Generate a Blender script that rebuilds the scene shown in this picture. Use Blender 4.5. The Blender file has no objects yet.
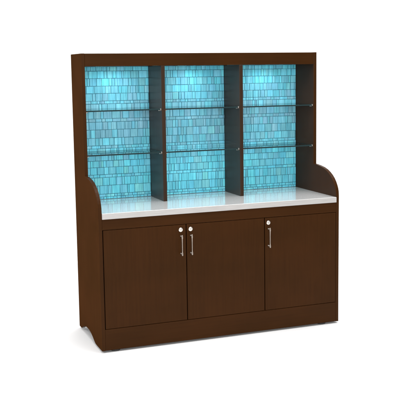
import bpy, math, random
from mathutils import Matrix, Vector
rnd = random.Random(11)
S = bpy.context.scene
C = S.collection

# ------------------------------------------------------------------ sizes (metres)
W, D, H = 1.83, 0.679, 2.019
YH = 0.356            # front of the upper hutch
YS = 0.660            # face of the tiled backsplash
ZO = 1.929            # underside of header
ZC, ZCB = 0.949, 0.909
ZDT, ZDB = 0.833, 0.152
T, DT = 0.025, 0.028
XA, XB = 0.579, 1.187
G1, G2 = 0.6226, 1.2216
FLOOR = -0.014

# ------------------------------------------------------------------ materials
def newmat(name):
    m = bpy.data.materials.new(name); m.use_nodes = True
    nt = m.node_tree
    return m, nt, nt.nodes['Principled BSDF']
def noise(nt, scale_xyz, scale, detail=4, rough=.55):
    tc = nt.nodes.new('ShaderNodeTexCoord'); mp = nt.nodes.new('ShaderNodeMapping')
    mp.inputs['Scale'].default_value = scale_xyz
    n = nt.nodes.new('ShaderNodeTexNoise'); n.inputs['Scale'].default_value = scale
    n.inputs['Detail'].default_value = detail; n.inputs['Roughness'].default_value = rough
    nt.links.new(tc.outputs['Object'], mp.inputs['Vector']); nt.links.new(mp.outputs[0], n.inputs['Vector'])
    return n
def ramp(nt, src, stops):
    r = nt.nodes.new('ShaderNodeValToRGB')
    e = r.color_ramp.elements
    e[0].position, e[0].color = stops[0][0], (*stops[0][1], 1)
    e[1].position, e[1].color = stops[-1][0], (*stops[-1][1], 1)
    for p, c in stops[1:-1]:
        x = e.new(p); x.color = (*c, 1)
    nt.links.new(src, r.inputs[0]); return r

def wood(name, base, spec=.055, rough=.34, along='z'):
    m, nt, b = newmat(name)
    sc = {'z': (14, 14, .55), 'x': (.55, 14, 14)}[along]
    n1 = noise(nt, sc, 5, 8, .62)
    n2 = noise(nt, tuple(s * 4 for s in sc), 9, 3, .5)
    add = nt.nodes.new('ShaderNodeMath'); add.operation = 'MULTIPLY_ADD'
    add.inputs[1].default_value = .3
    nt.links.new(n2.outputs[0], add.inputs[0]); nt.links.new(n1.outputs[0], add.inputs[2])
    lo = tuple(c * k for c, k in zip(base, (.89, .88, .87))); hi = tuple(c * k for c, k in zip(base, (1.10, 1.11, 1.12)))
    r = ramp(nt, add.outputs[0], [(.45, lo), (.66, base), (.88, hi)])
    # broad uneven stain over the fine grain
    n3 = noise(nt, (1, 1, 1.4), 2.2, 2, .5)
    r3 = ramp(nt, n3.outputs[0], [(.32, (.90, .92, .90)), (.5, (1.0, 1.0, 1.0)), (.68, (1.10, 1.07, 1.08))])
    mm = nt.nodes.new('ShaderNodeMix'); mm.data_type = 'RGBA'; mm.blend_type = 'MULTIPLY'; mm.inputs[0].default_value = 1
    nt.links.new(r.outputs[0], mm.inputs[6]); nt.links.new(r3.outputs[0], mm.inputs[7]); nt.links.new(mm.outputs[2], b.inputs['Base Color'])
    b.inputs['Roughness'].default_value = rough
    b.inputs['Specular IOR Level'].default_value = spec
    bp = nt.nodes.new('ShaderNodeBump'); bp.inputs['Strength'].default_value = .05; bp.inputs['Distance'].default_value = .001
    nt.links.new(add.outputs[0], bp.inputs['Height']); nt.links.new(bp.outputs[0], b.inputs['Normal'])
    rr = nt.nodes.new('ShaderNodeMapRange'); rr.inputs[3].default_value = rough - .05; rr.inputs[4].default_value = rough + .09
    nt.links.new(n1.outputs[0], rr.inputs[0]); nt.links.new(rr.outputs[0], b.inputs['Roughness'])
    return m
BROWN = (.0350, .0123, .0026)
M_WOOD = wood('espresso_wood', BROWN)
M_WOODX = wood('espresso_wood_crosswise', BROWN, along='x')
M_IN = wood('espresso_wood_inner', (.028, .0130, .0058), spec=.20, rough=.32)
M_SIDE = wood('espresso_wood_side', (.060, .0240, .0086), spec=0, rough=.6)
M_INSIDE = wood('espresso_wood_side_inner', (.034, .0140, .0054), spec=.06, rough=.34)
M_EDGE = wood('espresso_edge_band', (.030, .0125, .0055), spec=.2, rough=.4)

m, nt, b = newmat('dark_rubber'); M_RUB = m
b.inputs['Base Color'].default_value = (.02, .018, .017, 1); b.inputs['Roughness'].default_value = .6
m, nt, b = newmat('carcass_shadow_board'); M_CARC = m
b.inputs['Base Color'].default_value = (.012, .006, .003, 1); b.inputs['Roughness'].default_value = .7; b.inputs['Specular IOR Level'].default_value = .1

m, nt, b = newmat('brushed_nickel'); M_MET = m
b.inputs['Base Color'].default_value = (.42, .39, .36, 1); b.inputs['Metallic'].default_value = 1
n = noise(nt, (60, 60, 2), 8); rr = nt.nodes.new('ShaderNodeMapRange'); rr.inputs[3].default_value = .22; rr.inputs[4].default_value = .38
nt.links.new(n.outputs[0], rr.inputs[0]); nt.links.new(rr.outputs[0], b.inputs['Roughness'])
m, nt, b = newmat('lock_nickel'); M_LOCK = m
b.inputs['Base Color'].default_value = (.78, .74, .69, 1); b.inputs['Metallic'].default_value = 1; b.inputs['Roughness'].default_value = .3
m, nt, b = newmat('handle_nickel'); M_HAN = m
b.inputs['Base Color'].default_value = (.33, .28, .24, 1); b.inputs['Metallic'].default_value = 1; b.inputs['Roughness'].default_value = .32

m, nt, b = newmat('white_solid_surface'); M_CTR = m
n = noise(nt, (1, 1, 1), 160, 3, .7)
r = ramp(nt, n.outputs[0], [(.3, (.68, .675, .67)), (.5, (.74, .735, .73)), (.75, (.78, .775, .77))])
nt.links.new(r.outputs[0], b.inputs['Base Color'])
b.inputs['Roughness'].default_value = .18; b.inputs['Specular IOR Level'].default_value = .6
b.inputs['Coat Weight'].default_value = 1; b.inputs['Coat Roughness'].default_value = .07

m, nt, b = newmat('dimmed_edge_band'); M_BAND = m  # grey darkened to offset the strong front light on the counter edge
n = noise(nt, (1.5, 40, 40), 6, 4)
r = ramp(nt, n.outputs[0], [(.3, (.36, .345, .335)), (.7, (.44, .425, .415))])
nt.links.new(r.outputs[0], b.inputs['Base Color']); b.inputs['Roughness'].default_value = .35
# glass mosaic: each tile carries its own tint plus painted light by height, streaks run down every tile
m, nt, b = newmat('cyan_glass_mosaic'); M_TILE = m
at = nt.nodes.new('ShaderNodeAttribute'); at.attribute_name = 'tile_tint_and_light'
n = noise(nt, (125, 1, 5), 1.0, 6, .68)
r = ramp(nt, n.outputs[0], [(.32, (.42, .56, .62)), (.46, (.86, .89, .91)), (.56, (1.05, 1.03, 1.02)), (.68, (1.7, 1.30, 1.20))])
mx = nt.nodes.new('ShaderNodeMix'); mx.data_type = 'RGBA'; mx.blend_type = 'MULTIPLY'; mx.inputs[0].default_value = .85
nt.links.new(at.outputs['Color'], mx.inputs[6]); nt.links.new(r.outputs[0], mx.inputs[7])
nt.links.new(mx.outputs[2], b.inputs['Base Color'])
b.inputs['Roughness'].default_value = .22; b.inputs['Specular IOR Level'].default_value = .35
bp = nt.nodes.new('ShaderNodeBump'); bp.inputs['Strength'].default_value = .25; bp.inputs['Distance'].default_value = .002
nt.links.new(n.outputs[0], bp.inputs['Height']); nt.links.new(bp.outputs[0], b.inputs['Normal'])
m, nt, b = newmat('teal_grout'); M_GROUT = m
n = noise(nt, (1, 1, 1), 60, 3)
r = ramp(nt, n.outputs[0], [(.3, (.030, .135, .185)), (.7, (.058, .22, .285))])
nt.links.new(r.outputs[0], b.inputs['Base Color']); b.inputs['Roughness'].default_value = .8

# shelf glass: tinted see-through sheet with a fresnel reflection, dark green cut edges
m, nt, b = newmat('shelf_glass'); M_GLASS = m
nt.nodes.remove(b)
out = nt.nodes['Material Output']
tr = nt.nodes.new('ShaderNodeBsdfTransparent'); tr.inputs[0].default_value = (.90, .965, .955, 1)
gl = nt.nodes.new('ShaderNodeBsdfGlossy'); gl.inputs['Roughness'].default_value = .03; gl.inputs[0].default_value = (.9, .95, .95, 1)
fr = nt.nodes.new('ShaderNodeFresnel'); fr.inputs[0].default_value = 1.5
ms = nt.nodes.new('ShaderNodeMixShader')
nt.links.new(fr.outputs[0], ms.inputs[0]); nt.links.new(tr.outputs[0], ms.inputs[1]); nt.links.new(gl.outputs[0], ms.inputs[2])
nt.links.new(ms.outputs[0], out.inputs[0])
m, nt, b = newmat('shelf_glass_edge'); M_GEDGE = m
b.inputs['Base Color'].default_value = (.012, .028, .030, 1); b.inputs['Roughness'].default_value = .12; b.inputs['Specular IOR Level'].default_value = .35

m, nt, b = newmat('lamp_lens'); M_LENS = m
b.inputs['Emission Color'].default_value = (.85, .97, 1, 1); b.inputs['Emission Strength'].default_value = 6

m, nt, b = newmat('white_studio_floor'); M_FLOOR = m
n = noise(nt, (1, 1, 1), 3, 3)
r = ramp(nt, n.outputs[0], [(.3, (.90, .90, .90)), (.7, (.92, .92, .92))])
nt.links.new(r.outputs[0], b.inputs['Base Color']); b.inputs['Roughness'].default_value = .9; b.inputs['Specular IOR Level'].default_value = .1

# ------------------------------------------------------------------ mesh helpers
class MB:
    def __init__(s): s.v, s.f, s.mi, s.col = [], [], [], []
    def poly(s, vs, fs, mi=0, col=None):
        o = len(s.v); s.v += [tuple(v) for v in vs]
        for f in fs: s.f.append([o + i for i in f]); s.mi.append(mi); s.col.append(col or (1, 1, 1))
    def box(s, x0, y0, z0, x1, y1, z1, mi=0):
        s.poly([(x0,y0,z0),(x1,y0,z0),(x1,y1,z0),(x0,y1,z0),(x0,y0,z1),(x1,y0,z1),(x1,y1,z1),(x0,y1,z1)],
               [(0,3,2,1),(4,5,6,7),(0,1,5,4),(1,2,6,5),(2,3,7,6),(3,0,4,7)], mi)
        return s
    def lathe(s, prof, axis, origin, n=28, mi=0):
        # prof: (radius, distance along axis); closed at both ends
        ax = Vector(axis).normalized(); u = ax.orthogonal().normalized(); w = ax.cross(u); o = Vector(origin)
        vs = []; fs = []
        for r, h in prof:
            for k in range(n):
                a = 2*math.pi*k/n; vs.append(o + ax*h + (u*math.cos(a) + w*math.sin(a))*r)
        for i in range(len(prof)-1):
            for k in range(n): fs.append((i*n+k, i*n+(k+1)%n, (i+1)*n+(k+1)%n, (i+1)*n+k))
        fs.append(tuple(reversed(range(n)))); fs.append(tuple(range((len(prof)-1)*n, len(prof)*n)))
        s.poly(vs, fs, mi); return s
    def extrude_x(s, pts, x0, x1):     # pts: (y, z) outline
        n = len(pts)
        s.poly([(x0,y,z) for y,z in pts] + [(x1,y,z) for y,z in pts],
               [tuple(range(n)), tuple(reversed(range(n, 2*n)))] + [(i, i+n, (i+1)%n+n, (i+1)%n) for i in range(n)])
        # edge strips get the edge band material when there is one
        return s
    def build(s, name, mats, parent=None, bevel=0, smooth=False, colors=False, seg=2):
        me = bpy.data.meshes.new(name); me.from_pydata(s.v, [], s.f)
        for mm in (mats if isinstance(mats, (list, tuple)) else [mats]): me.materials.append(mm)
        for p, i in zip(me.polygons, s.mi): p.material_index = i; p.use_smooth = smooth
        if colors:
            ca = me.color_attributes.new('tile_tint_and_light', 'FLOAT_COLOR', 'CORNER')
            for p, c in zip(me.polygons, s.col):
                for li in p.loop_indices: ca.data[li].color = (*c, 1)
        me.validate(); me.update()
        import bmesh
        bm = bmesh.new(); bm.from_mesh(me); bmesh.ops.recalc_face_normals(bm, faces=bm.faces)
        bm.to_mesh(me); bm.free()
        o = bpy.data.objects.new(name, me); C.objects.link(o); o.parent = parent
        if bevel:
            bv = o.modifiers.new('bevel', 'BEVEL'); bv.width = bevel; bv.segments = seg; bv.limit_method = 'ANGLE'; bv.angle_limit = math.radians(40)
            bv.harden_normals = False
        return o

# ------------------------------------------------------------------ the cabinet
root = bpy.data.objects.new('back_bar_cabinet', None); C.objects.link(root)
root['label'] = 'dark brown display cabinet with cyan mosaic back, glass shelves, white countertop and three doors'
root['category'] = 'cabinet'

# side panels: one full-height board each, wing rounded over the counter, scooped foot
wing = [(0.0, .955), (.003, .990), (.011, 1.013), (.024, 1.036), (.042, 1.060), (.066, 1.084), (.094, 1.104), (.128, 1.122),
        (.168, 1.138), (.214, 1.150), (.268, 1.158), (.318, 1.163), (YH, 1.165)]
scoop = [(.168, 0.0), (.186, .0005), (.205, .005), (.232, .015), (.262, .027), (.296, .038), (.334, .047), (.372, .052), (.435, .052), (.480, .047),
         (.530, .034), (.566, .021), (.590, .010), (.606, .003), (.622, 0.0)]
out_pts = [(0, 0), (0, .5)] + wing + [(YH, H), (D, H), (D, 0)] + list(reversed(scoop))
for x0, x1 in ((0, T), (W - T, W)):
    b = MB().extrude_x(out_pts, x0, x1)
    b.mi = [2] * len(b.mi)               # banded edges all round
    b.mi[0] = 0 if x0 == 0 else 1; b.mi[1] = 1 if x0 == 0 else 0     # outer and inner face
    b.build('side_panel', [M_SIDE, M_INSIDE, M_WOOD], root, bevel=.0022)

# lower carcass
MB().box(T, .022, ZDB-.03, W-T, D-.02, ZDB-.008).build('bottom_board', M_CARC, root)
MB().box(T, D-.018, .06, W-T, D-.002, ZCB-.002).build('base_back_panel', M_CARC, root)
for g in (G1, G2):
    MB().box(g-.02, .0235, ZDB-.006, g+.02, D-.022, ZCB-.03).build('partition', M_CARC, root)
MB().box(T+.0005, .0015, ZDT+.003, W-T-.0005, .021, ZCB-.0015).build('top_rail', M_WOODX, root, bevel=.001)
MB().box(T+.0005, .0008, .002, W-T-.0005, .021, ZDB-.003).build('plinth', M_WOODX, root, bevel=.0015)
# thin stiles the doors close against, seen through the door gaps
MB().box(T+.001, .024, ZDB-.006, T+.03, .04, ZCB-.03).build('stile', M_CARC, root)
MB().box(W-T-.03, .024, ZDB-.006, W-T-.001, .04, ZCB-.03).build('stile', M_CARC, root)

def make_door(x0, x1, hx):
    d = MB().box(x0, .0010, ZDB, x1, .0205, ZDT).build('door', M_WOOD, root, bevel=.0012)
    # lock: rose, cylinder face, keyhole slot
    z = .798
    lk = MB().lathe([(.0145, 0), (.0152, -.0015+.003), (.0150, .0055), (.0128, .0072), (.0108, .0074), (.0104, .0090), (.0001, .0092)], (0, -1, 0), (hx, .001, z)).build('lock', M_LOCK, d)
    MB().box(hx-.0007, -.0088, z-.0045, hx+.0007, -.0078, z+.0045).build('keyhole', M_RUB, lk)
    # bow handle: two posts and a slim bar
    h = MB()
    zt, zb = .765, .618
    h.lathe([(.0062, 0), (.0062, .0025), (.0042, .004), (.0042, .030)], (0, -1, 0), (hx, .001, zt-.012), 16)
    h.lathe([(.0062, 0), (.0062, .0025), (.0042, .004), (.0042, .030)], (0, -1, 0), (hx, .001, zb+.012), 16)
    h.lathe([(.0030, 0), (.0052, .0015), (.0060, .006), (.0060, .021), (.0040, .028), (.0036, .060), (.0036, zt-zb-.060), (.0040, zt-zb-.028),
             (.0060, zt-zb-.021), (.0060, zt-zb-.006), (.0052, zt-zb-.0015), (.0030, zt-zb)], (0, 0, 1), (hx, -.031, zb), 16)
    h.build('handle', M_HAN, d, smooth=True)
    return d
GAP = .0034
make_door(T+.0060, G1-GAP, .581)
make_door(G1+GAP, G2-GAP, .6535)
make_door(G2+GAP, W-T-.0025, 1.2505)

# glides under the plinth
for x in (.105, W-.125):
    for y in (.045, D-.09):
        MB().lathe([(.030, 0), (.034, .003), (.034, .011), (.018, .016), (.012, .018), (.012, .060)], (0, 0, 1), (x, y, FLOOR+.0005)).build('foot', M_RUB, root)

# counter
ct = MB().box(T+.0006, -.0055, ZCB, W-T-.0006, D-.001, ZC).build('countertop', M_CTR, root, bevel=.002, seg=3)
MB().box(T+.0006, -.0080, ZCB+.0006, W-T-.0006, -.0056, ZC-.0012).build('dimmed_edge', M_BAND, ct, bevel=.0008)  # strip added so the front-lit edge reads darker than the top

# hutch: dividers, header, top, back
for x in (XA, XB):
    MB().box(x, YH, ZC+.0005, x+DT, YS+.0005, ZO-.0005).build('divider', [M_IN], root, bevel=.0015)
MB().box(T+.0005, YH+.0005, ZO, W-T-.0005, YH+.022, H-.001).build('header', M_WOODX, root, bevel=.0015)
MB().box(T+.0005, YH+.0225, H-.022, W-T-.0005, D-.001, H-.002).build('top_board', M_WOODX, root)
MB().box(T+.0005, YS+.006, ZC+.001, W-T-.0005, D-.0005, H-.023).build('back_panel', M_WOOD, root)
BAYS = ((T, XA), (XA+DT, XB), (XB+DT, W-T))
for x0, x1 in BAYS:
    MB().box(x0+.0006, YH+.0225, ZO+.021, x1-.0006, YS+.004, ZO+.030).build('soffit', M_IN, root)

# mosaic backsplash: rows of hand-cut looking tiles, thin strips between courses
rows = [1.949, 1.929, 1.897, 1.843, 1.787, 1.733, 1.678, 1.657, 1.602, 1.548, 1.524, 1.467, 1.406, 1.350, 1.328, 1.292, 1.237,
        1.188, 1.134, 1.112, 1.052, .988, .968, ZC+.0015]
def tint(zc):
    # aqua glass; weaker light on the middle courses painted in as greyer blue; only small differences from tile to tile
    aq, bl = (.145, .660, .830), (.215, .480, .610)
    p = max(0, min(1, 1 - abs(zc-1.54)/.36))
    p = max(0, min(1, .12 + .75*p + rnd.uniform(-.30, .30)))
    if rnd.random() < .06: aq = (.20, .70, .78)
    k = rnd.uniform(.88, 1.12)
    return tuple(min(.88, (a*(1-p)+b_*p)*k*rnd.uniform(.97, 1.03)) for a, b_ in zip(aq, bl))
def backsplash(x0, x1):
    b = MB(); g = .0034
    b.box(x0, YS+.0015, ZC+.0008, x1, YS+.0055, ZO+.0205, 1)
    for i in range(len(rows)-1):
        zt, zb = rows[i]-g/2, rows[i+1]+g/2
        thin = zt-zb < .03
        x = x0 - rnd.uniform(0, .05)
        while x < x1:
            r = rnd.random()
            w = rnd.uniform(.015, .028) if r < .30 else (rnd.uniform(.034, .048) if r < .68 else rnd.uniform(.050, .066))
            if thin: w = rnd.uniform(.018, .07)
            a, c = max(x, x0+.0005), min(x+w-g, x1-.0005)
            if c-a > .004:
                dz = rnd.uniform(-.0006, .0006); yo = YS + rnd.uniform(-.0006, .0006)
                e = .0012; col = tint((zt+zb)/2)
                vs = [(a,YS+.0018,zb+dz),(c,YS+.0018,zb+dz),(c,YS+.0018,zt+dz),(a,YS+.0018,zt+dz),
                      (a,yo,zb+dz),(c,yo,zb+dz),(c,yo,zt+dz),(a,yo,zt+dz),
                      (a+e,yo-.0009,zb+dz+e),(c-e,yo-.0009,zb+dz+e),(c-e,yo-.0009,zt+dz-e),(a+e,yo-.0009,zt+dz-e)]
                # slight individual tilt of the face
                tx, tz = rnd.uniform(-.0004, .0004), rnd.uniform(-.0004, .0004)
                vs[8] = (vs[8][0], vs[8][1]+tx+tz, vs[8][2]); vs[9] = (vs[9][0], vs[9][1]-tx+tz, vs[9][2])
                vs[10] = (vs[10][0], vs[10][1]-tx-tz, vs[10][2]); vs[11] = (vs[11][0], vs[11][1]+tx-tz, vs[11][2])
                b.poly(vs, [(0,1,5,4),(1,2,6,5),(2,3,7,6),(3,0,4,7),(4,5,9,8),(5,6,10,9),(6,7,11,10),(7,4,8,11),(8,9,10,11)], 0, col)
            x += w
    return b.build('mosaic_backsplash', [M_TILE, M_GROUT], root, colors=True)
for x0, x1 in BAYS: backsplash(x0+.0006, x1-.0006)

# glass shelves on small nickel pins
def shelf(x0, x1, z):
    t = .0095; b = MB(); g = .0015
    xa, xb, ya, yb = x0+g, x1-g, YH+.010, YS-.004
    v = [(xa,ya,z-t),(xb,ya,z-t),(xb,yb,z-t),(xa,yb,z-t),(xa,ya,z),(xb,ya,z),(xb,yb,z),(xa,yb,z)]
    b.poly(v, [(0,3,2,1),(4,5,6,7)], 0); b.poly(v, [(0,1,5,4),(1,2,6,5),(2,3,7,6),(3,0,4,7)], 1)
    s = b.build('glass_shelf', [M_GLASS, M_GEDGE], root)
    for x, sx in ((x0, 1), (x1, -1)):
        for y in (YH+.030, YS-.05):
            p = MB().lathe([(.0055, 0), (.0055, .002), (.0035, .003), (.0035, .016), (.0025, .017)], (sx, 0, 0), (x, y, z-t-.004), 14)
            p.box(min(x, x+sx*.012), y-.004, z-t-.0015, max(x, x+sx*.012), y+.004, z-t-.0003)
            p.build('shelf_pin', M_MET, s)
        # clip holding the front corner
    xx0, xx1 = x1-.009, x1-.0008
    MB().box(xx0, ya-.0025, z-t-.0015, xx1, ya+.012, z+.0018).build('shelf_clip', M_MET, s, bevel=.001)
for x0, x1 in BAYS:
    for z in (1.6225, 1.3110): shelf(x0, x1, z)

# small round downlights behind the header, one per bay
for x0, x1 in BAYS:
    cx = (x0+x1)/2; cy = YH+.120
    r = MB().lathe([(.036, 0), (.036, .012), (.030, .014), (.028, .010)], (0, 0, -1), (cx, cy, ZO+.0208)).build('downlight', M_MET, root)
    MB().lathe([(.026, 0), (.026, .0012)], (0, 0, -1), (cx, cy, ZO+.0100)).build('lens', M_LENS, r)
    ld = bpy.data.lights.new('downlight_lamp', 'SPOT'); ld.energy = 4.0; ld.spot_size = math.radians(150); ld.spot_blend = .8
    ld.color = (.88, .98, 1.0); ld.shadow_soft_size = .035
    lo = bpy.data.objects.new('downlight_lamp', ld); C.objects.link(lo); lo.parent = r; lo.location = (cx, cy, ZO+.003)
    lo.rotation_euler = (math.radians(12), 0, 0)

# ------------------------------------------------------------------ setting
# white studio sweep: the floor runs back and curves up into the backdrop
def sweep(name, prof, x0, x1, kind):
    b = MB()
    b.poly([(x0, y, z) for y, z in prof] + [(x1, y, z) for y, z in prof], [(i, i+1, i+1+len(prof), i+len(prof)) for i in range(len(prof)-1)])
    o = b.build(name, M_FLOOR, smooth=True); o['kind'] = kind; return o
YB, RB = 5.0, 2.0
sweep('floor', [(-14, FLOOR), (YB-RB, FLOOR)], -16, 18, 'structure')
sweep('backdrop', [(YB-RB+RB*math.sin(math.radians(a)), FLOOR+RB*(1-math.cos(math.radians(a)))) for a in range(0, 91, 5)] + [(YB, 7.0)], -16, 18, 'structure')

w = bpy.data.worlds.new('World'); S.world = w; w.use_nodes = True
bg = w.node_tree.nodes['Background']; bg.inputs[0].default_value = (1, 1, 1, 1); bg.inputs[1].default_value = .42

def area(name, loc, target, size, energy, col=(1, 1, 1)):
    l = bpy.data.lights.new(name, 'AREA'); l.shape = 'SQUARE'; l.size = size; l.energy = energy; l.color = col
    o = bpy.data.objects.new(name, l); C.objects.link(o); o.location = loc
    o.rotation_euler = (Vector(target)-Vector(loc)).to_track_quat('-Z', 'Y').to_euler(); return o
area('side_softbox', (-4.2, -1.2, 4.2), (-.8, .2, 0), 3.0, 130)
area('front_softbox', (-.9, -7.6, 2.4), (.9, .3, 1.2), 2.6, 270, (1, .99, .97))
area('overhead_softbox', (.9, -1.2, 4.6), (.9, -.7, 0), 4.2, 200)
area('backdrop_softbox', (2.2, 1.6, 5.4), (2.6, 4.6, 1.2), 4.0, 300)

# ------------------------------------------------------------------ camera (solved from the photograph)
yaw, pitch, roll = -.3713, -.1287, -.0131
fwd = Vector((-math.sin(yaw)*math.cos(pitch), math.cos(yaw)*math.cos(pitch), math.sin(pitch)))
r0 = Vector((math.cos(yaw), math.sin(yaw), 0)); u0 = r0.cross(fwd)
rt = r0*math.cos(roll) + u0*math.sin(roll); up = -r0*math.sin(roll) + u0*math.cos(roll)
cd = bpy.data.cameras.new('camera'); cam = bpy.data.objects.new('camera', cd); C.objects.link(cam)
cam.matrix_world = Matrix(((rt.x, up.x, -fwd.x, -1.4123), (rt.y, up.y, -fwd.y, -5.7179), (rt.z, up.z, -fwd.z, 1.8874), (0, 0, 0, 1)))
cd.sensor_width = 36; cd.lens = 885.462/400*36
cd.shift_x = (200-211.34)/400; cd.shift_y = (185.53-200)/400
cd.clip_end = 500
S.camera = cam
S.render.resolution_x = S.render.resolution_y = 1024
S.view_settings.view_transform = 'Standard'; S.view_settings.look = 'None'; S.view_settings.gamma = 1; S.view_settings.exposure = 0
